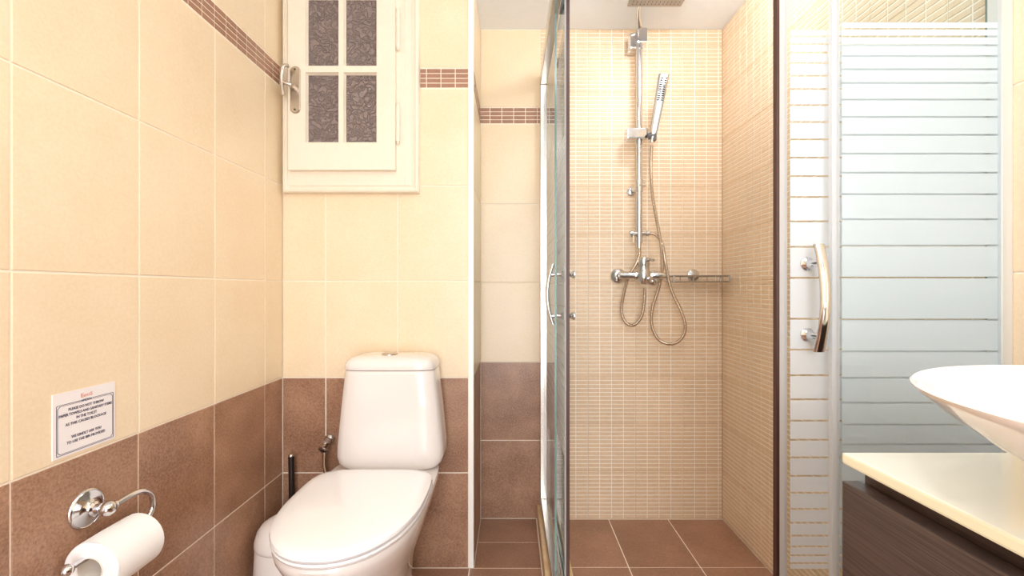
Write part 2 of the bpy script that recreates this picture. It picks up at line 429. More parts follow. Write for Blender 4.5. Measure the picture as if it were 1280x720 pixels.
# ------------------------------------------------------------------ window over the toilet
def frame_sweep(mb, x0, x1, z0, z1, yw, prof, mi=0):
    """picture-frame moulding; prof = (inset, depth towards the room)"""
    loops = []
    for ins, dep in prof:
        y = yw-dep
        loops.append([Vector((x0+ins, y, z0+ins)), Vector((x1-ins, y, z0+ins)), Vector((x1-ins, y, z1-ins)), Vector((x0+ins, y, z1-ins))])
    n = len(loops); vs = [v for l in loops for v in l]; fs = []
    for i in range(n-1):
        for k in range(4):
            j = (k+1) % 4; fs.append([i*4+k, i*4+j, (i+1)*4+j, (i+1)*4+k])
    mb.add(vs, fs, mi)
YWIN = YB
win = thing('window_1', (-0.55, YB, 1.30), None, None); win['kind'] = 'structure'
mb = MB()
WZ1 = 2.058
frame_sweep(mb, WX0, WX1, WZ0, WZ1, YWIN, [(0, 0.0), (0, 0.018), (0.003, 0.026), (0.009, 0.028), (0.012, 0.024), (0.015, 0.0235), (0.018, 0.019), (0.024, 0.0185)])
mb.box(WX0+0.02, WX1-0.02, YWIN-0.0185, YWIN-0.001, WZ0+0.02, WZ1-0.02)
mb.box(-0.3665, WX1-0.024, YWIN-0.0225, YWIN-0.0186, WZ0+0.024, WZ1-0.024, 0.0012)
mb.box(WX0+0.024, -0.3668, YWIN-0.0225, YWIN-0.0186, WZ0+0.024, WZ0+0.046, 0.0012)
mb.build('casing', 'white_paint', win)
# sash
SX0, SX1, SZ0, SZ1 = -0.7585, -0.396, 1.373, 2.012
OX = [(-0.7017, -0.586), (-0.5725, -0.4567)]; OZ = [(1.464, 1.705), (1.7237, 1.962)]
YSF, YSB = 1.553, 1.573
mb = MB(); bx = lambda a, b, c, d: mb.box(a, b, YSF, YSB, c, d)
xsx = [SX0, OX[0][0], OX[0][1], OX[1][0], OX[1][1], SX1]; zsz = [SZ0, OZ[0][0], OZ[0][1], OZ[1][0], OZ[1][1], SZ1]
bx(SX0, OX[0][0], SZ0, SZ1); bx(OX[1][1], SX1, SZ0, SZ1)
for (a, b) in ((SZ0, OZ[0][0]), (OZ[0][1], OZ[1][0]), (OZ[1][1], SZ1)): bx(OX[0][0], OX[1][1], a, b)
for (a, b) in OZ: bx(OX[0][1], OX[1][0], a, b)
for ox in OX:
    for oz in OZ:      # sloping glazing bead round every pane
        frame_sweep(mb, ox[0], ox[1], oz[0], oz[1], YSF, [(0, 0.0), (0.0015, 0.0), (0.0028, -0.005), (0.0065, -0.012), (0.0065, -0.018)])
mb.box(SX0+0.004, SX1-0.004, YSB, YSB+0.0004, SZ0+0.004, SZ1-0.004)
sash = mb.build('sash', 'white_paint', win, recalc=False)
bm = bmesh.new(); bm.from_mesh(sash.data); bmesh.ops.recalc_face_normals(bm, faces=bm.faces[:]); bm.to_mesh(sash.data); bm.free()
for ox in OX:
    for oz in OZ:
        MB().box(ox[0]+0.004, ox[1]-0.004, YSF+0.0135, YSF+0.0175, oz[0]+0.004, oz[1]-0.004).build('pane', 'obscured', sash)
# hinges
for z0, z1 in ((1.460, 1.607), (1.779, 1.929)):
    hx, hy = -0.3885, 1.5615
    zm = (z0+z1)/2
    MB().lathe((hx, hy, z0), (0, 0, 1), [(0, 0), (0.003, 0.003), (0.0058, 0.007), (0.0042, 0.010), (0.0062, 0.012), (0.0062, zm-z0-0.001), (0.0052, zm-z0), (0.0062, zm-z0+0.001), (0.0062, z1-z0-0.012), (0.0042, z1-z0-0.010), (0.0058, z1-z0-0.007), (0.003, z1-z0-0.002), (0, z1-z0)], 14).box(hx-0.010, hx-0.002, hy, hy+0.012, z0+0.014, z1-0.014, 0.001).build('hinge', 'white_paint', win)
# handle
hd = MB(); px0, px1, pz0, pz1 = -0.7507, -0.7154, 1.563, 1.723
cxp = (px0+px1)/2; hw = (px1-px0)/2
def stadium(inset, y):
    r = hw-inset; out = []
    for k in range(24):
        a = 2*pi*k/24; zc = pz1-hw if sin(a) > 0 or k == 0 else pz0+hw
        if abs(sin(a)) < 1e-6: zc = (pz1-hw) if k == 0 else (pz1-hw)
        out.append(Vector((cxp+r*cos(a), y, zc+r*sin(a))))
    return out
hd.rings([stadium(0, YSF), stadium(0, YSF-0.003), stadium(0.003, YSF-0.006)], smooth=False)
handle = hd.build('handle_plate', 'satin', sash)
lp = smooth_path([(cxp-0.002, YSF-0.004, 1.648), (cxp-0.004, YSF-0.030, 1.650), (-0.746, YSF-0.046, 1.668), (-0.752, YSF-0.052, 1.690)], 6)
lv = MB().tube([(cxp, YSF-0.003, 1.648), (cxp, YSF-0.032, 1.648)], 0.0085, 16)
lv.tube(smooth_path([(cxp, YSF-0.030, 1.648), (cxp-0.012, YSF-0.034, 1.650), (-0.7600, YSF-0.036, 1.655)], 4), 0.0065, 12)
lv.tube(smooth_path([(-0.744, YSF-0.026, 1.712), (-0.7545, YSF-0.034, 1.709), (-0.761, YSF-0.038, 1.694), (-0.7625, YSF-0.038, 1.655), (-0.757, YSF-0.038, 1.610)], 6), [0.006+0.0012*sin(pi*k/24) for k in range(25)], 12)
lv.build('handle_lever', 'satin', sash)
for z in (pz0+0.012, pz1-0.012):
    MB().lathe((cxp, YSF-0.006, z), (0, -1, 0), [(0.0032, 0), (0.0032, 0.0012), (0, 0.0015)], 10).build('screw', 'darkgap', sash)

# ------------------------------------------------------------------ toilet
TX = -0.40
def egg(z, yf, yb, ym, hw, ef=2.15, eb=5.0, n=56, xc=TX):
    out = []
    for k in range(n):
        a = 2*pi*k/n; c, s = cos(a), sin(a)
        e = ef if s < 0 else eb
        L_ = (ym-yf) if s < 0 else (yb-ym)
        # superellipse radius along this direction
        r = 1.0/((abs(c)**e+abs(s)**e)**(1/e))
        out.append(Vector((xc+hw*c*r, ym+L_*s*r, z)))
    return out
toilet = thing('toilet', (TX, 1.25, 0), 'white close-coupled ceramic toilet with closed lid under the window', 'toilet')
MB().rings([egg(0, 1.09, 1.47, 1.28, .112, 2.3, 3.5), egg(.02, 1.095, 1.47, 1.28, .110, 2.3, 3.5), egg(.10, 1.10, 1.47, 1.28, .100, 2.3, 3.5), egg(.18, 1.075, 1.47, 1.27, .108, 2.2, 3.5),
            egg(.25, 1.03, 1.48, 1.25, .128, 2.2, 3.5), egg(.31, .98, 1.50, 1.23, .151, 2.15, 4), egg(.35, .945, 1.53, 1.21, .164, 2.15, 5), egg(.375, .93, 1.55, 1.20, .170, 2.15, 6), egg(.392, .925, 1.56, 1.20, .1725, 2.15, 6),
            egg(.3985, .928, 1.558, 1.20, .1705, 2.15, 6), egg(.4005, .935, 1.55, 1.20, .166, 2.15, 6)]).build('bowl', 'ceramic', toilet)
MB().rings([egg(.4000, .935, 1.385, 1.20, .165), egg(.4025, .924, 1.392, 1.20, .1735), egg(.408, .921, 1.395, 1.20, .1755), egg(.4115, .923, 1.393, 1.20, .1745), egg(.4125, .93, 1.385, 1.20, .168)]).build('seat', 'seat', toilet)
MB().rings([egg(.4125, .942, 1.372, 1.20, .155), egg(.4150, .938, 1.372, 1.20, .158), egg(.4162, .9205, 1.376, 1.20, .1735), egg(.421, .9175, 1.378, 1.20, .1755), egg(.427, .920, 1.376, 1.20, .174), egg(.431, .928, 1.368, 1.20, .167),
            egg(.4335, .945, 1.352, 1.20, .153), egg(.4355, .99, 1.32, 1.20, .118), egg(.4365, 1.08, 1.26, 1.19, .06)]).build('lid', 'seat', toilet)
def rrect(z, hw, hd_, n=48, e=6.0, xc=-0.388, yc=1.505):
    out = []
    for k in range(n):
        a = 2*pi*(k+0.5)/n; c, s = cos(a), sin(a); r = 1/((abs(c)**e+abs(s)**e)**(1/e))
        out.append(Vector((xc+hw*c*r, yc+hd_*s*r, z)))
    return out
MB().rings([rrect(.400, .132, .070), rrect(.406, .150, .075), rrect(.420, .164, .0785), rrect(.440, .1695, .080), rrect(.47, .1685, .080), rrect(.60, .1555, .0795), rrect(.700, .1435, .079), rrect(.710, .142, .078), rrect(.7125, .139, .076)]).build('tank', 'ceramic', toilet)
MB().rings([rrect(.7135, .139, .076), rrect(.7155, .1435, .081), rrect(.722, .1445, .082), rrect(.733, .142, .081), rrect(.743, .135, .077), rrect(.750, .124, .070), rrect(.755, .104, .058), rrect(.7575, .07, .04)]).build('tank_lid', 'ceramic', toilet)
bt = MB().lathe((-0.396, 1.485, 0.7555), (0, 0, 1), [(0.0255, 0), (0.0255, 0.0045), (0.023, 0.006), (0.0215, 0.0055), (0.021, 0.0045), (0.018, 0.0055), (0, 0.0065)], 28).build('flush_button', 'satin', toilet)
tag(bt, 'round satin metal flush button')

# water valve
vb = P(412, 549.6, 1.588)
valve = thing('angle_valve', (vb.x, YB, vb.z), 'small chrome angle valve on the brown wall tile left of the cistern', 'valve')
MB().lathe((vb.x, YB, vb.z), (0, -1, 0), [(0.0, 0), (0.019, 0), (0.019, 0.003), (0.014, 0.009), (0.0105, 0.011), (0.0105, 0.042), (0, 0.042)], 20).build('escutcheon', 'chrome', valve)
vk = P(403, 562.5, 1.535)
va = Vector((vb.x, YB-0.036, vb.z-0.006))
MB().tube([va, va+(vk-va)*0.35, va+(vk-va)*0.4, va+(vk-va)*0.55, va+(vk-va)*0.6, vk, vk+(vk-va)*0.05], [0.012, 0.012, 0.0095, 0.0095, 0.0135, 0.0150, 0.0125], 16).build('knob', 'chrome', valve)
MB().lathe((vb.x-0.002, YB-0.040, vb.z-0.004), (0, 0, -1), [(0.0, 0), (0.0105, 0), (0.0105, 0.014), (0.013, 0.015), (0.013, 0.028), (0.009, 0.030), (0, 0.03)], 14).build('nut', 'chrome', valve)
MB().tube(smooth_path([(vb.x-0.002, YB-0.040, vb.z-0.03), (vb.x-0.002, YB-0.040, 0.37), (vb.x+0.012, YB-0.035, 0.325), (vb.x+0.045, YB-0.03, 0.33), (vb.x+0.062, YB-0.03, 0.37)], 6), 0.008, 12).build('supply_hose', 'hose', valve)

# ------------------------------------------------------------------ toilet brush and bin
bxp, byp = -0.744, 1.548
brush = thing('toilet_brush', (bxp, byp, 0), 'toilet brush with black handle standing in the corner beside the toilet', 'brush')
MB().lathe((bxp, byp, 0), (0, 0, 1), [(0, 0), (0.038, 0), (0.039, 0.004), (0.039, 0.10), (0.037, 0.102), (0.014, 0.106), (0, 0.106)], 28).build('holder', 'satin', brush)
MB().tube([(bxp, byp, 0.10), (bxp+0.001, byp-0.001, 0.30), (bxp-0.001, byp-0.001, 0.405)], 0.0098, 16).build('handle', 'black', brush)
cp_ = MB().lathe((bxp-0.001, byp-0.001, 0.405), (0, 0, 1), [(0, 0), (0.0103, 0), (0.0105, 0.003), (0.009, 0.007), (0, 0.0075)], 16).build('handle_cap', 'satin', brush)
tag(cp_, 'pale metal end cap')
wb = thing('waste_bin', (-0.685, 1.395, 0), 'small white plastic waste bin with domed lid between left wall and toilet', 'bin')
B0 = (-0.685, 1.395, 0)
MB().lathe(B0, (0, 0, 1), [(0, 0), (0.094, 0), (0.096, 0.004), (0.0955, 0.02), (0.087, 0.19), (0.086, 0.200), (0, 0.200)], 44).build('body', 'bin', wb)
MB().lathe(B0, (0, 0, 1), [(0, 0.2015), (0.0865, 0.2015), (0.0885, 0.204), (0.0885, 0.213), (0.0865, 0.224), (0.081, 0.243), (0.070, 0.259), (0.050, 0.272), (0.028, 0.2785), (0, 0.280)], 44).build('lid', 'bin', wb)

# ------------------------------------------------------------------ paper notice
def text_part(body, size, y, z, mat, parent, w_=None, x=XL+0.0022, shear=0.0, name='text_line'):
    cu = bpy.data.curves.new('t', 'FONT'); cu.body = body; cu.size = size; cu.align_x = 'CENTER'; cu.extrude = 0.00012; cu.offset = size*0.012; cu.resolution_u = 2
    tmp = bpy.data.objects.new('t', cu); C.objects.link(tmp)
    dg = bpy.context.evaluated_depsgraph_get(); me = bpy.data.meshes.new_from_object(tmp.evaluated_get(dg))
    bpy.data.objects.remove(tmp)
    xs_ = [v.co.x for v in me.vertices]; sc_ = (w_/(max(xs_)-min(xs_))) if w_ else 1
    for v in me.vertices: v.co = Vector((v.co.z, v.co.x*sc_, v.co.y))
    me.materials.clear(); me.materials.append(M[mat])
    o = bpy.data.objects.new(name, me); C.objects.link(o); o.parent = parent
    o.location = Vector((x, y, z))-parent.location; return o
NY0, NY1, NZ0, NZ1 = 0.7935, 0.9185, 0.6695, 0.7835
notice = thing('paper_notice', (XL, (NY0+NY1)/2, NZ0), 'white paper notice with printed request stuck on the left wall tiles', 'sign')
MB().box(XL, XL+0.0018, NY0, NY1, NZ0, NZ1).build('sheet', 'paper', notice)
fr = MB()
def ring_flat(y0, y1, z0, z1, t, cut=0.006):
    """thin printed frame with cut corners"""
    o_ = [(y0+cut, z0), (y1-cut, z0), (y1, z0+cut), (y1, z1-cut), (y1-cut, z1), (y0+cut, z1), (y0, z1-cut), (y0, z0+cut)]
    i_ = [(y+(t if y < (y0+y1)/2 else -t), z+(t if z < (z0+z1)/2 else -t)) for y, z in o_]
    vs = [(XL+0.0022, y, z) for y, z in o_]+[(XL+0.0022, y, z) for y, z in i_]+[(XL+0.0018, y, z) for y, z in o_]+[(XL+0.0018, y, z) for y, z in i_]
    fs = []
    for k in range(8):
        j = (k+1) % 8; fs += [[k, j, 8+j, 8+k], [k, 16+k, 16+j, j], [8+k, 8+j, 24+j, 24+k]]
    fr.add(vs, fs)
ring_flat(NY0+0.006, NY1-0.004, NZ0+0.004, NZ0+0.0935, 0.0008, 0.0015)
ring_flat(NY0+0.0082, NY1-0.0062, NZ0+0.0062, NZ0+0.0913, 0.0006, 0.004)
fr.build('printed_frame', 'ink', notice)
yc = (NY0+NY1)/2+0.001
orn = MB()
for k, (r, dy) in enumerate(((0.0022, 0), (0.0017, -0.005), (0.0017, 0.005), (0.0011, -0.0085), (0.0011, 0.0085))):
    orn.tube([(XL+0.002, yc+dy+r*cos(a*pi/6), NZ0+0.0925+r*sin(a*pi/6)) for a in range(13)], 0.0003, 6)
orn.build('printed_scroll', 'ink', notice)
for body, zz, ww in (('PLEASE DO NOT THROW', 0.0800, 0.071), ('PAPER TOWELS AND SANITARY ITEMS', 0.0712, 0.106), ('IN THE TOILET', 0.0624, 0.041), ('AS THIS CAUSES BLOCKAGE', 0.0536, 0.082),
                     ('WE KINDLY ASK YOU', 0.0295, 0.060), ('TO USE THE BIN PROVIDED', 0.0205, 0.077)):
    text_part(body, 0.0070, yc, NZ0+zz, 'ink', notice, ww)
text_part('E\u25E0\u25E0S' if False else 'EooS', 0.010, yc, NZ0+0.0985, 'redink', notice, 0.023)

# ------------------------------------------------------------------ toilet roll holder and roll
ry, rz = 0.857, 0.558
AX, BZ = -0.755, 0.4905
hol = thing('toilet_roll_holder', (XL, ry, rz), 'chrome toilet roll holder with round rosette on the brown left wall tiles', 'holder')
MB().lathe((XL, ry, rz), (1, 0, 0), [(0, 0), (0.0345, 0), (0.036, 0.002), (0.035, 0.004), (0.033, 0.0055), (0.032, 0.0045), (0.030, 0.0048), (0.020, 0.0065), (0.0125, 0.010), (0.0105, 0.013), (0.0125, 0.015), (0.0125, 0.017), (0.0085, 0.020), (0.0075, 0.026), (0, 0.027)], 36).build('rosette', 'chrome', hol)
MB().lathe((XL+0.026, ry, rz), (1, 0, 0), [(0, 0), (0.006, 0), (0.0105, 0.004), (0.0135, 0.010), (0.0140, 0.016), (0.0125, 0.022), (0.008, 0.027), (0, 0.029)], 24).build('ball', 'chrome', hol)
armp = smooth_path([(AX, ry, rz), (AX, ry+0.018, rz), (AX, ry+0.055, rz+0.0015), (AX, ry+0.082, rz-0.004), (AX, ry+0.103, rz-0.022), (AX, ry+0.107, rz-0.045), (AX, ry+0.098, BZ+0.008), (AX, ry+0.080, BZ), (AX, ry+0.04, BZ), (AX, ry-0.03, BZ), (AX, ry-0.072, BZ)], 8)
MB().tube(armp, 0.0055, 16).build('arm', 'chrome', hol)
MB().lathe((AX, ry-0.070, BZ), (0, -1, 0), [(0, 0), (0.0055, 0), (0.009, 0.004), (0.0105, 0.009), (0.009, 0.014), (0.006, 0.018), (0, 0.020)], 20).build('finial', 'chrome', hol)
MB().lathe((AX, ry+0.006, rz), (0, 1, 0), [(0, 0), (0.008, 0), (0.0085, 0.004), (0.0085, 0.010), (0.0065, 0.013), (0, 0.0135)], 18).build('collar', 'chrome', hol)
RX, RZ = -0.742, 0.473
R_ = 0.0485
roll = thing('toilet_roll', (RX, 0.86, RZ-R_), 'white toilet paper roll hanging on the chrome holder at the left wall', 'toilet paper')
random.seed(9)
Y0r, Y1r = 0.806, 0.914
def rr(R, y, wob=0.0):
    return [Vector((RX+(R+wob*sin(3*a+1)+wob*0.6*sin(7*a))*cos(a), y, RZ+(R+wob*sin(3*a+1)+wob*0.6*sin(7*a))*sin(a))) for a in [2*pi*k/56 for k in range(56)]]
MB().rings([rr(0.0225, Y0r+0.001), rr(0.034, Y0r, 0.0003), rr(R_-0.0035, Y0r, 0.0005), rr(R_-0.0008, Y0r+0.002, 0.0006), rr(R_, Y0r+0.006, 0.0006), rr(R_+0.0005, 0.86, 0.0008), rr(R_, Y1r-0.006, 0.0006), rr(R_-0.0008, Y1r-0.002, 0.0006), rr(R_-0.0035, Y1r, 0.0005), rr(0.0225, Y1r-0.001)], closed=True).build('paper', 'tissue', roll)
MB().rings([rr(0.0223, Y0r-0.001), rr(0.0223, Y1r), rr(0.0212, Y1r), rr(0.0212, Y0r-0.001)], closed=True).build('core', 'card', roll)
# loose outer sheet with its edge on the wall side
sh = []
for k in range(17):
    a = radians(-62+k*10.5); e = R_+0.0012+0.0016*(1-k/16)**2
    sh.append((a, e))
vs, fs = [], []
for (a, e) in sh:
    for q in (0, 1):
        for y in (Y0r+0.002, Y1r-0.002):
            vs.append((RX+(e-q*0.0004)*cos(a), y, RZ+(e-q*0.0004)*sin(a)))
for k in range(16):
    b0 = k*4; b1 = b0+4
    fs += [[b0, b0+1, b1+1, b1], [b0+2, b1+2, b1+3, b0+3], [b0, b1, b1+2, b0+2], [b0+1, b0+3, b1+3, b1+1]]
fs += [[0, 2, 3, 1], [64, 65, 67, 66]]
MB().add(vs, fs, 0, True).build('loose_sheet', 'tissue', roll)

# ------------------------------------------------------------------ shower enclosure
YFX, YDR = 0.815, 0.846          # front side: fixed panel, sliding door
XFX, XDR = 0.135, 0.165          # long side: fixed panel, sliding door
ZB, ZT = 0.085, 1.868
enc = thing('shower_enclosure', (0.5, 1.35, 0), 'corner shower enclosure of clear glass with frosted stripes and aluminium rails', 'shower enclosure')
MB().box(0.105, 0.195, 0.78, YS, 0, 0.060, 0.004).box(0.105, XR, 0.78, 0.872, 0, 0.060, 0.004).build('threshold', 'stone', enc)
def rail(z0, z1):
    return MB().box(XFX-0.018, XFX-0.002+0.006, YFX-0.018, YS, z0, z1, 0.002).box(XFX+0.006, XDR+0.012, YFX-0.018, YS, z0+(z1-z0)*0.35 if z0 > 1 else z0, z1 if z0 > 1 else z0+(z1-z0)*0.45, 0.002)
r1 = MB().box(XFX-0.016, XFX+0.014, YFX-0.016, YS, 0.060, 0.095, 0.003).box(XFX+0.016, XDR+0.012, YFX+0.014, YS, 0.060, 0.075, 0.002)
r1.box(XFX+0.014, XR, YFX-0.016, YFX+0.014, 0.060, 0.095, 0.003).box(XDR+0.012, XR, YFX+0.016, YDR+0.012, 0.060, 0.075, 0.002)
r1.build('bottom_rail', 'alu', enc)
r2 = MB().box(XFX-0.018, XFX+0.012, YFX-0.018, YS, 1.822, 1.868, 0.003).box(XFX+0.012, XR, YFX-0.018, YFX+0.012, 1.822, 1.868, 0.003)
r2.build('header_rail', 'alu', enc)
MB().box(XFX-0.018, XFX+0.028, YS-0.028, YS, 0.095, 1.822, 0.003).build('wall_profile', 'alu', enc)
MB().box(XR-0.021, XR, YFX-0.003, YFX+0.022, 0.095, 1.822, 0.002).build('wall_profile', 'silver', enc)
LN = [46.7, 56, 66.7, 79.7, 95.7, 112.3, 132.3, 153.3, 175, 197.7, 220.7, 246.7, 277, 308.7, 347.3, 398.3, 436.7, 468.7, 498.7, 525.2, 549, 571, 594, 615, 635.3, 652.4, 668.4, 682, 693, 702.6]
hz = [CAMZ+(362-y)*YDR/F for y in LN]
ZTOP, ZBOT = CAMZ+(362-39.2)*YDR/F, CAMZ+(362-709.6)*YDR/F
bands = []; top = ZTOP
for z in hz: bands.append((top, z+0.0017)); top = z-0.0017
bands.append((top, ZBOT))
def pane(name, axis, c, a, b, z0, z1, th=0.006):
    mb = MB()
    if axis == 'x': mb.box(a, b, c-th/2, c+th/2, z0, z1)
    else: mb.box(c-th/2, c+th/2, a, b, z0, z1)
    mb.m = []
    for f in mb.f:
        p = [mb.v[i] for i in f]; n = (p[1]-p[0]).cross(p[2]-p[1]).normalized()
        big = abs(n.y if axis == 'x' else n.x) > 0.9
        mb.m.append(0 if big else 1)
    return mb.build(name, ['glass', 'glass_edge'], enc)
def frost(parent, axis, c, a, b, side, th=0.006):
    """each etched stripe, 0.3 mm deep on one face of the pane"""
    for zt, zb in bands:
        mb = MB(); f0, f1 = sorted((c+side*th/2, c+side*(th/2+0.0003)))
        if axis == 'x': mb.box(a, b, f0, f1, zb, zt)
        else: mb.box(f0, f1, a, b, zb, zt)
        mb.build('frosted_stripe', 'frost', parent)
def bow_handle(parent, base, out, zc=CAMZ):
    """base = point on the glass centre plane, out = direction away from it"""
    o_ = Vector(out); base = Vector(base); t = Vector((0, 0, 1)); s_ = o_.cross(t)
    hb = MB(); path = []
    for k in range(25):
        u = k/24; z = 0.0805+(-0.110-0.0805)*u
        d = 0.036+0.018*(1-(2*u-1)**2)
        path.append(base+o_*d+Vector((0, 0, z)))
    rs = []
    for i, p in enumerate(path):
        rs.append([p+s_*0.0095*cos(2*pi*k/18)+o_*0.0062*sin(2*pi*k/18) for k in range(18)])
    hb.rings(rs)
    for z in (0.0472, -0.0827):
        q = base+Vector((0, 0, z))
        hb.lathe(q+o_*0.003, o_, [(0, 0), (0.0125, 0), (0.0125, 0.003), (0.0075, 0.007), (0.0062, 0.010), (0.0062, 0.045), (0, 0.045)], 18)
        hb.lathe(q-o_*0.003, -o_, [(0, 0), (0.0105, 0), (0.0105, 0.003), (0.007, 0.006), (0.006, 0.010), (0.0085, 0.018), (0.0125, 0.024), (0.0125, 0.028), (0.010, 0.030), (0, 0.030)], 18)
    return hb.build('handle', 'chrome', parent)
def roller(parent, p, inward):
    i_ = Vector(inward); p = Vector(p)
    MB().lathe(p-i_*0.012, i_, [(0, 0), (0.020, 0), (0.021, 0.002), (0.021, 0.008), (0.012, 0.009), (0.008, 0.010), (0.008, 0.030), (0, 0.030)], 22).build('roller', 'rubber', parent)
    MB().lathe(p+i_*0.003, i_, [(0, 0), (0.017, 0), (0.018, 0.002), (0.018, 0.010), (0.015, 0.013), (0, 0.013)], 22).build('roller_bracket', 'alu', parent)
# fixed panels
fp = pane('fixed_panel', 'x', YFX, 0.579, XR-0.012, 0.090, 1.830); tag(fp, 'front fixed glass panel with frosted stripes, beside the right wall')
frost(fp, 'x', YFX, 0.589, XR-0.021, 1)
MB().box(0.566, 0.5790, YFX-0.005, YFX+0.0055, 0.096, 1.821, 0.001).build('edge_seal', 'pvc', fp)
fs_ = pane('fixed_panel', 'y', XFX, 1.420, YS-0.012, 0.090, 1.830); tag(fs_, 'side fixed glass panel with frosted stripes, by the alcove')
frost(fs_, 'y', XFX, 1.426, YS-0.028, 1)
# sliding doors
dr = pane('sliding_door', 'x', YDR, 0.505, 0.876, 0.082, 1.900); tag(dr, 'front sliding glass door pushed behind the right fixed panel')
frost(dr, 'x', YDR, 0.5115, 0.874, -1)
MB().box(0.4905, 0.5050, YDR-0.005, YDR+0.005, 0.082, 1.900, 0.001).build('edge_seal', 'pvc', dr)
tag(MB().box(0.4850, 0.4905, YDR-0.006, YDR+0.006, 0.082, 1.900, 0.0008).build('magnetic_strip', 'seal', dr), 'dark brown magnetic strip')
bow_handle(dr, (0.542, YDR, CAMZ), (0, -1, 0))
for x in (0.56, 0.83): roller(dr, (x, YDR, 1.872), (0, 1, 0))
ds = pane('sliding_door', 'y', XDR, 1.400, 1.900, 0.082, 1.900); tag(ds, 'side sliding glass door pushed back beside the alcove')
frost(ds, 'y', XDR, 1.407, 1.898, -1)
MB().box(XDR-0.005, XDR+0.005, 1.3885, 1.3995, 0.082, 1.900, 0.001).build('edge_seal', 'pvc', ds)
tag(MB().box(XDR-0.001, XDR+0.009, 1.383, 1.3885, 0.082, 1.900, 0.0008).build('magnetic_strip', 'seal', ds), 'dark brown magnetic strip')
bow_handle(ds, (XDR, 1.440, CAMZ), (-1, 0, 0))
for y in (1.468, 1.83): roller(ds, (XDR, y, 1.872), (1, 0, 0))

# ------------------------------------------------------------------ shower set
YP = 1.868                        # depth of the riser pipe
pc = P(799, 100, YP).x
PZ = lambda py, Y=YP: CAMZ-(py-362)*Y/F
shw = thing('shower_column', (pc, YS, PZ(292)), 'chrome shower riser with square rain head and slide rail on mosaic wall', 'shower')
MB().tube([(pc, YP, PZ(290)), (pc, YP, PZ(48))], 0.0125, 20).build('riser_pipe', 'chrome', shw)
hy, hz0 = 1.61, 2.022
MB().tube(smooth_path([(pc, YP, PZ(50)), (pc, YP, 2.000), (pc-0.002, YP-0.015, 2.028), (0.497, 1.80, 2.042), (0.484, 1.735, 2.046), (0.492, 1.67, 2.046), (0.522, 1.625, 2.045), (pc+0.017, hy, 2.034)], 6), 0.0085, 16).build('top_arm', 'chrome', shw)
HX = 0.530
hdm = MB().box(HX-0.1, HX+0.1, hy-0.1, hy+0.1, hz0, hz0+0.010, 0.002).lathe((pc+0.017, hy, hz0+0.008), (0, 0, 1), [(0, 0), (0.022, 0), (0.020, 0.006), (0.012, 0.012), (0, 0.013)], 20)
rh = hdm.build('rain_head', 'head', shw)
nz = MB()
for i in range(13):
    for j in range(13):
        x, y = HX-0.084+i*0.014, hy-0.084+j*0.014
        nz.lathe((x, y, hz0), (0, 0, -1), [(0.0022, 0), (0.0018, 0.0018), (0, 0.002)], 6)
o = nz.build('nozzles', 'rubber', rh); tag(o, kind='stuff')
# top wall bracket
def rbox(x0, x1, y0, y1, z0, z1, b=0.003): return MB().box(x0, x1, y0, y1, z0, z1, b)
br = rbox(pc-0.012, pc+0.030, YP-0.018, YP+0.018, PZ(56), PZ(37), 0.006)
br.box(pc-0.036, pc+0.004, YP+0.002, YS, PZ(60), PZ(40), 0.006)
br.tube([(pc, YP, PZ(62)), (pc, YP, PZ(52))], 0.0145, 18)
br.build('wall_bracket', 'chrome', shw)
b2 = MB().tube([(pc-0.004, YP, PZ(232)), (pc-0.012, YS, PZ(235))], [0.0085, 0.0125], 16)
b2.tube([(pc, YP, PZ(240)), (pc, YP, PZ(225))], 0.0165, 20)
b2.tube([(pc-0.006, YP-0.008, PZ(233)), (pc+0.022, YP+0.002, PZ(231))], 0.0105, 14)
b2.lathe((pc-0.016, YS, PZ(236)), (0, -1, 0), [(0, 0), (0.019, 0), (0.018, 0.010), (0.012, 0.014), (0, 0.014)], 20)
b2.build('wall_bracket', 'chrome', shw)
# slider with holder
sl = rbox(P(784, 0, YP-0.03).x, P(810, 0, YP-0.03).x, YP-0.032, YP+0.018, PZ(176), PZ(163), 0.005)
sl.tube([(pc, YP, PZ(180)), (pc, YP, PZ(159))], 0.0155, 20)
slider = sl.build('slider', 'chrome', shw)
hpx = P(815, 171, YP-0.05)
MB().tube([hpx+Vector((-0.014, 0.006, 0.004)), hpx+Vector((0.016, -0.004, 0.006))], 0.0135, 18).box(hpx.x+0.003, hpx.x+0.015, hpx.y-0.014, hpx.y+0.014, hpx.z-0.018, hpx.z+0.024, 0.004).build('cradle', 'rubber', slider)
# hand shower: flat stick
hb0, hb1 = P(816.5, 168, YP-0.055), P(830, 93, YP-0.095)
hs = thing('hand_shower', tuple(hb0), 'chrome stick hand shower tilted in the slide rail holder', 'shower head')
ax = (hb1-hb0).normalized(); side = ax.cross(Vector((0, 1, 0))).normalized(); side = (side+Vector((0, 0.25, 0))).normalized(); side = (side-ax*side.dot(ax)).normalized(); nrm = side.cross(ax).normalized()
if nrm.y > 0: nrm = -nrm
L_ = (hb1-hb0).length; rs = []
for u, ww, tt in ((-0.05, 0.0065, 0.0065), (0.0, 0.0085, 0.0085), (0.03, 0.0135, 0.009), (0.12, 0.0150, 0.0095), (0.6, 0.0185, 0.0095), (0.985, 0.0200, 0.0095), (1.0, 0.0185, 0.008)):
    c = hb0+ax*L_*u; ring = []
    for k in range(24):
        a = 2*pi*k/24; r = 1/((abs(cos(a))**5+abs(sin(a))**5)**0.2)
        ring.append(c+side*ww*cos(a)*r+nrm*tt*sin(a)*r)
    rs.append(ring)
hsb = MB().rings(rs).build('body', 'grey_chrome', hs)
nzm = MB()
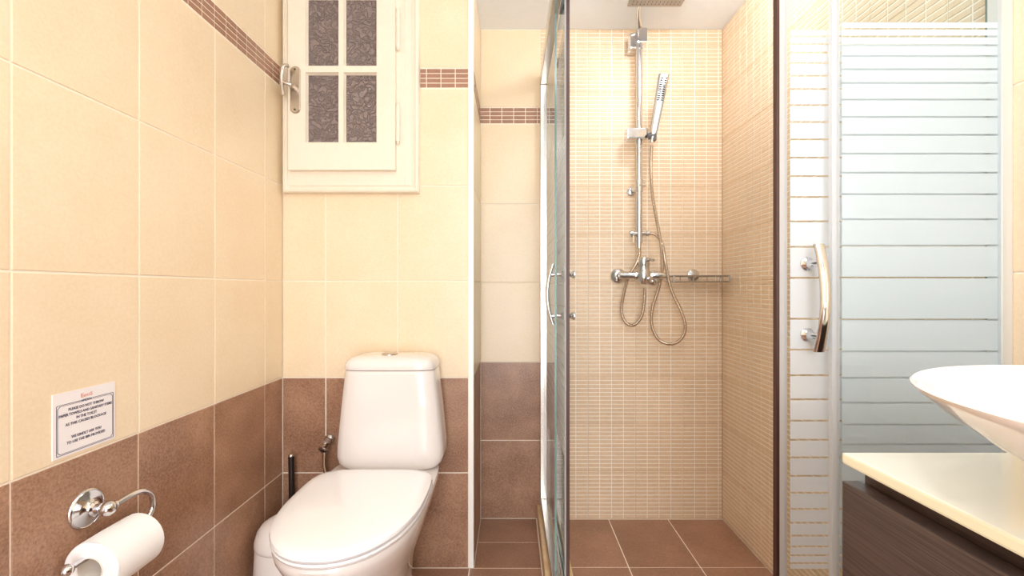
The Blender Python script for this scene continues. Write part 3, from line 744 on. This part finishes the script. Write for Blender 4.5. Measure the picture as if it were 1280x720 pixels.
for i in range(11):
    for j in (-1, 1):
        c = hb0+ax*L_*(0.57+i*0.036)+side*(j*0.0062-0.002)+nrm*0.0100
        nzm.tube([c-side*0.0050, c+side*0.0050], 0.0022, 6)
tag(nzm.build('nozzles', 'black', hs), kind='stuff')
MB().tube([hb0-ax*0.030, hb0-ax*0.006, hb0-ax*0.004], [0.0075, 0.0085, 0.0075], 14).build('hose_nut', 'chrome', hs)
# diverter
dv = MB().tube([(pc, YP, PZ(304)), (pc, YP, PZ(286))], [0.0135, 0.0135], 18)
dv.tube([(P(787, 0, YP).x, YP-0.002, PZ(292.5)), (P(790, 0, YP).x, YP-0.002, PZ(292.5)), (P(790.5, 0, YP).x, YP, PZ(292.5)), (P(808, 0, YP).x, YP, PZ(292))], [0.0125, 0.0135, 0.0105, 0.0095], 18)
dv.tube([(P(791, 0, YP).x, YP-0.012, PZ(293)), (P(791, 0, YP).x, YP-0.014, PZ(303))], 0.003, 8)
dv.lathe((P(808, 0, YP).x, YP, PZ(292)), (1, 0, 0.0), [(0, 0), (0.0115, 0), (0.0115, 0.010), (0.008, 0.013), (0, 0.013)], 14)
dv.tube([(pc, YP, PZ(304)), (pc, YP, PZ(310))], [0.010, 0.0085], 16)
dv.build('diverter', 'chrome', shw)
# ribbed hoses
def hose(name, pts, label, r=0.0068):
    p = resample(smooth_path([P(*q) for q in pts], 10), 0.0024)
    rad = [r if k % 2 else r*0.86 for k in range(len(p))]
    o = MB().tube(p, rad, 9).build(name, 'hose', None, base=tuple(P(*pts[0])))
    return tag(o, label, 'hose', None)
YH = 1.862
hose('shower_hose', [(799.3, 309, YP), (799.3, 318, YP), (795, 330, YH), (786, 346, YP+0.012), (779.5, 368, YP+0.02), (777, 390, YP+0.02), (783, 404, YP+0.02), (793, 406, YP+0.015), (802, 395, YP), (805.5, 375, YP-0.012), (806, 360, YP-0.018)], 'short steel shower hose looping from the riser down to the mixer')
hose('shower_hose', [(812, 292, YP), (820, 294, YP), (827.5, 305, YP-0.005), (832, 330, YP-0.02), (839, 362, YP-0.02), (851, 388, YP-0.005), (856.5, 408, YP), (852, 423, YP), (839, 430, YP), (824, 425, YP+0.005), (815, 408, YP+0.01), (815.5, 386, YP+0.01), (824, 358, YP+0.012), (828, 335, YP+0.012), (826, 305, YP-0.005), (819, 265, YP-0.03), (815, 240, YP-0.04), (813.6, 210, YP-0.05), (814.5, 182, YP-0.053)], 'long steel shower hose looping from the riser up to the hand shower')
# mixer
YM = 1.865
mx0 = P(800, 345, YM)
mix = thing('shower_mixer', (mx0.x, YS, mx0.z), 'chrome wall mixer with lever on the shower back wall', 'tap')
for px in (774, 818):
    e = P(px, 345 if px < 800 else 347.5, YS-0.02)
    MB().lathe((e.x, YS, e.z), (0, -1, 0), [(0, 0), (0.032, 0), (0.033, 0.003), (0.030, 0.010), (0.020, 0.016), (0.012, 0.018), (0.012, 0.055), (0, 0.056)], 32).build('escutcheon', 'chrome', mix)
mz = P(0, 344.5, YM).z
MB().tube([(P(774, 0, YM).x, YM, mz), (P(774.5, 0, YM).x, YM, mz), (P(811, 0, YM).x, YM, mz), (P(812, 0, YM).x, YM-0.002, mz), (P(829, 0, YM).x, YM-0.004, mz-0.0), (P(831, 0, YM).x, YM-0.004, mz)], [0.012, 0.0140, 0.0140, 0.0135, 0.0150, 0.0135], 20).lathe((P(793, 0, YM).x, YM, mz), (1, 0, 0), [(0, 0), (0.0165, 0), (0.0175, 0.003), (0.0175, 0.012), (0.014, 0.015), (0, 0.015)], 20).build('body', 'chrome', mix)
mxc = P(804, 345, YM).x
cb_ = MB().lathe((mxc, YM-0.008, PZ(355, YM)), (0, 0, 1), [(0, 0), (0.014, 0), (0.018, 0.006), (0.025, 0.014), (0.027, 0.026), (0.0265, 0.050), (0.024, 0.053), (0.0225, 0.075), (0.024, 0.078), (0.0235, 0.098), (0.019, 0.106), (0, 0.109)], 32)
cb_.lathe((P(805.5, 0, YM).x, YM-0.014, PZ(350, YM)), (0, 0, -1), [(0, 0), (0.010, 0), (0.010, 0.014), (0.0075, 0.018), (0, 0.018)], 16)
cb_.lathe((P(810, 0, YM).x, YM-0.018, PZ(348, YM)), (0.15, -1, -0.35), [(0, -0.01), (0.012, -0.01), (0.0125, 0.012), (0.010, 0.022), (0.0085, 0.022), (0.0085, 0.018), (0, 0.018)], 18)
cb_.build('cartridge', 'chrome', mix)
MB().tube(smooth_path([(mxc+0.004, YM-0.012, PZ(327, YM)), (mxc+0.012, YM-0.035, PZ(325, YM)), (mxc+0.024, YM-0.060, PZ(325.5, YM-0.05))], 5), [0.0075]*5+[0.0065]*3+[0.006]*3, 12).lathe((mxc, YM-0.008, PZ(326, YM)), (0, 0, 1), [(0, -0.01), (0.0195, -0.01), (0.0195, 0.002), (0.013, 0.010), (0, 0.012)], 20).build('lever', 'chrome', mix)

# soap rack
rk = P(866, 344, YS)
rack = thing('soap_rack', (rk.x, YS, rk.z), 'narrow chrome wire soap rack on round wall mount beside the mixer', 'rack')
MB().lathe((rk.x, YS, rk.z), (0, -1, 0), [(0, 0), (0.025, 0), (0.026, 0.003), (0.024, 0.008), (0.014, 0.011), (0.010, 0.012), (0.010, 0.026), (0, 0.027)], 28).build('wall_mount', 'chrome', rack)
rw = MB(); yb_, yf_ = YS-0.022, YS-0.105
xa, xb = P(838, 0, 1.87).x, P(912, 0, 1.83).x
zt_, zb_ = P(0, 344.8, 1.83).z, P(0, 352, 1.83).z
for z in (zt_, zb_):
    rw.tube([(xa, yb_, z), (xb, yb_, z)], 0.0030, 8).tube([(xa, yf_, z), (xb, yf_, z)], 0.0030, 8)
    rw.tube([(xa, yb_, z), (xa, yf_, z)], 0.0030, 8).tube([(xb, yb_, z), (xb, yf_, z)], 0.0030, 8)
for x in (xa, xb):
    for y in (yb_, yf_): rw.tube([(x, y, zb_), (x, y, zt_)], 0.0030, 8)
for k in range(1, 8):
    y = yb_+(yf_-yb_)*k/8; rw.tube([(xa, y, zb_), (xb, y, zb_)], 0.0018, 6)
for k in range(1, 4):
    x = xa+(xb-xa)*k/4; rw.tube([(x, yb_, zb_), (x, yb_, zt_)], 0.0018, 6).tube([(x, yf_, zb_), (x, yf_, zt_)], 0.0018, 6)
rw.build('wire_basket', 'grey_chrome', rack)

# ------------------------------------------------------------------ vanity, worktop, basin
VX, VY, VZ = 0.355, 0.494, 0.792
van = thing('vanity_cabinet', (0.62, 0.05, 0.20), 'dark wenge wall-hung vanity cabinet under the pale glass top, lower right', 'cabinet')
MB().box(VX+0.024, XR-0.0005, VY-0.94+0.01, VY-0.001, 0.20, VZ-0.0125, 0.0015).build('cabinet_body', 'wenge', van)
for k in range(2):
    ya, yb2 = VY-0.47*(k+1)+0.0015, VY-0.47*k-0.0015+(0.0015 if k == 0 else 0)
    MB().box(VX, VX+0.019, ya, yb2, 0.195, CAMZ-0.2052, 0.0022).build('drawer_front', 'wenge', van)
ct = MB().box(VX, XR-0.0005, VY-0.95, VY, VZ-0.0118, VZ, 0.0025)
ct.m = [0 if abs((ct.v[f[1]]-ct.v[f[0]]).cross(ct.v[f[2]]-ct.v[f[1]]).normalized().z) > 0.5 else 1 for f in ct.f]
tag(ct.build('glass_worktop', ['counter', 'counter_edge'], None, base=(0.62, 0.02, VZ-0.0118)), 'cream glass vanity top with thin edge on the dark cabinet', 'countertop')
BX, BY = 0.514, 0.280
bas = thing('vessel_basin', (BX, BY, VZ), 'round white ceramic vessel basin standing on the cream glass top', 'basin')
MB().lathe((BX, BY, VZ), (0, 0, 1), [(0, 0), (0.060, 0), (0.066, 0.003), (0.085, 0.012), (0.120, 0.030), (0.158, 0.054), (0.188, 0.077), (0.200, 0.088), (0.2045, 0.0925), (0.2050, 0.0945), (0.2035, 0.0955), (0.200, 0.0945),
                                    (0.190, 0.086), (0.160, 0.063), (0.120, 0.040), (0.080, 0.025), (0.040, 0.018), (0, 0.017)], 72).build('bowl', 'basin', bas)
MB().lathe((BX, BY, VZ+0.0165), (0, 0, 1), [(0, 0), (0.022, 0), (0.022, 0.002), (0.017, 0.0035), (0, 0.005)], 24).build('drain', 'chrome', bas)

# ------------------------------------------------------------------ ceiling lamp and two added fill lamps (above and behind the camera)
t = thing('ceiling_light', (FILL_B[0], FILL_B[1], H), 'large flat round white fill lamp added on the ceiling behind the viewer', 'lamp')
lx, ly = FILL_B[:2]; rad_ = 0.11
MB().lathe((lx, ly, H), (0, 0, -1), [(0, 0), (rad_, 0), (rad_, 0.012), (rad_-0.006, 0.018), (rad_-0.010, 0.018), (0, 0.012)], 36).build('housing', 'white_trim', t)
MB().lathe((lx, ly, H-0.0185), (0, 0, -1), [(0, 0), (rad_-0.012, 0), (rad_-0.014, 0.010), (rad_*0.5, 0.018), (0, 0.021)], 36).build('diffuser', 'fillglass', t)
for (lx, ly, lz), st, lab in ((LAMP_A, GLOBE_A, 'small glass globe lamp on the ceiling in front of the shower'), (FILL_C, GLOBE_C, 'small glass globe fill lamp added on the ceiling inside the shower')):
    t = thing('ceiling_light', (lx, ly, H), lab, 'lamp', None)
    MB().lathe((lx, ly, H), (0, 0, -1), [(0, 0), (0.05, 0), (0.05, 0.010), (0.025, 0.020), (0.022, 0.032), (0, 0.032)], 32).build('housing', 'white_trim', t)
    m = simple('globe_glass', lin(250, 248, 240), 0.5); b_ = m.node_tree.nodes['Principled BSDF']
    b_.inputs['Emission Color'].default_value = (0.97, 0.98, 1.0, 1); b_.inputs['Emission Strength'].default_value = st
    MB().lathe((lx, ly, H-0.030), (0, 0, -1), [(0.05*sin(pi*k/12), 0.05-0.05*cos(pi*k/12)) for k in range(13)], 24).build('globe', m, t)
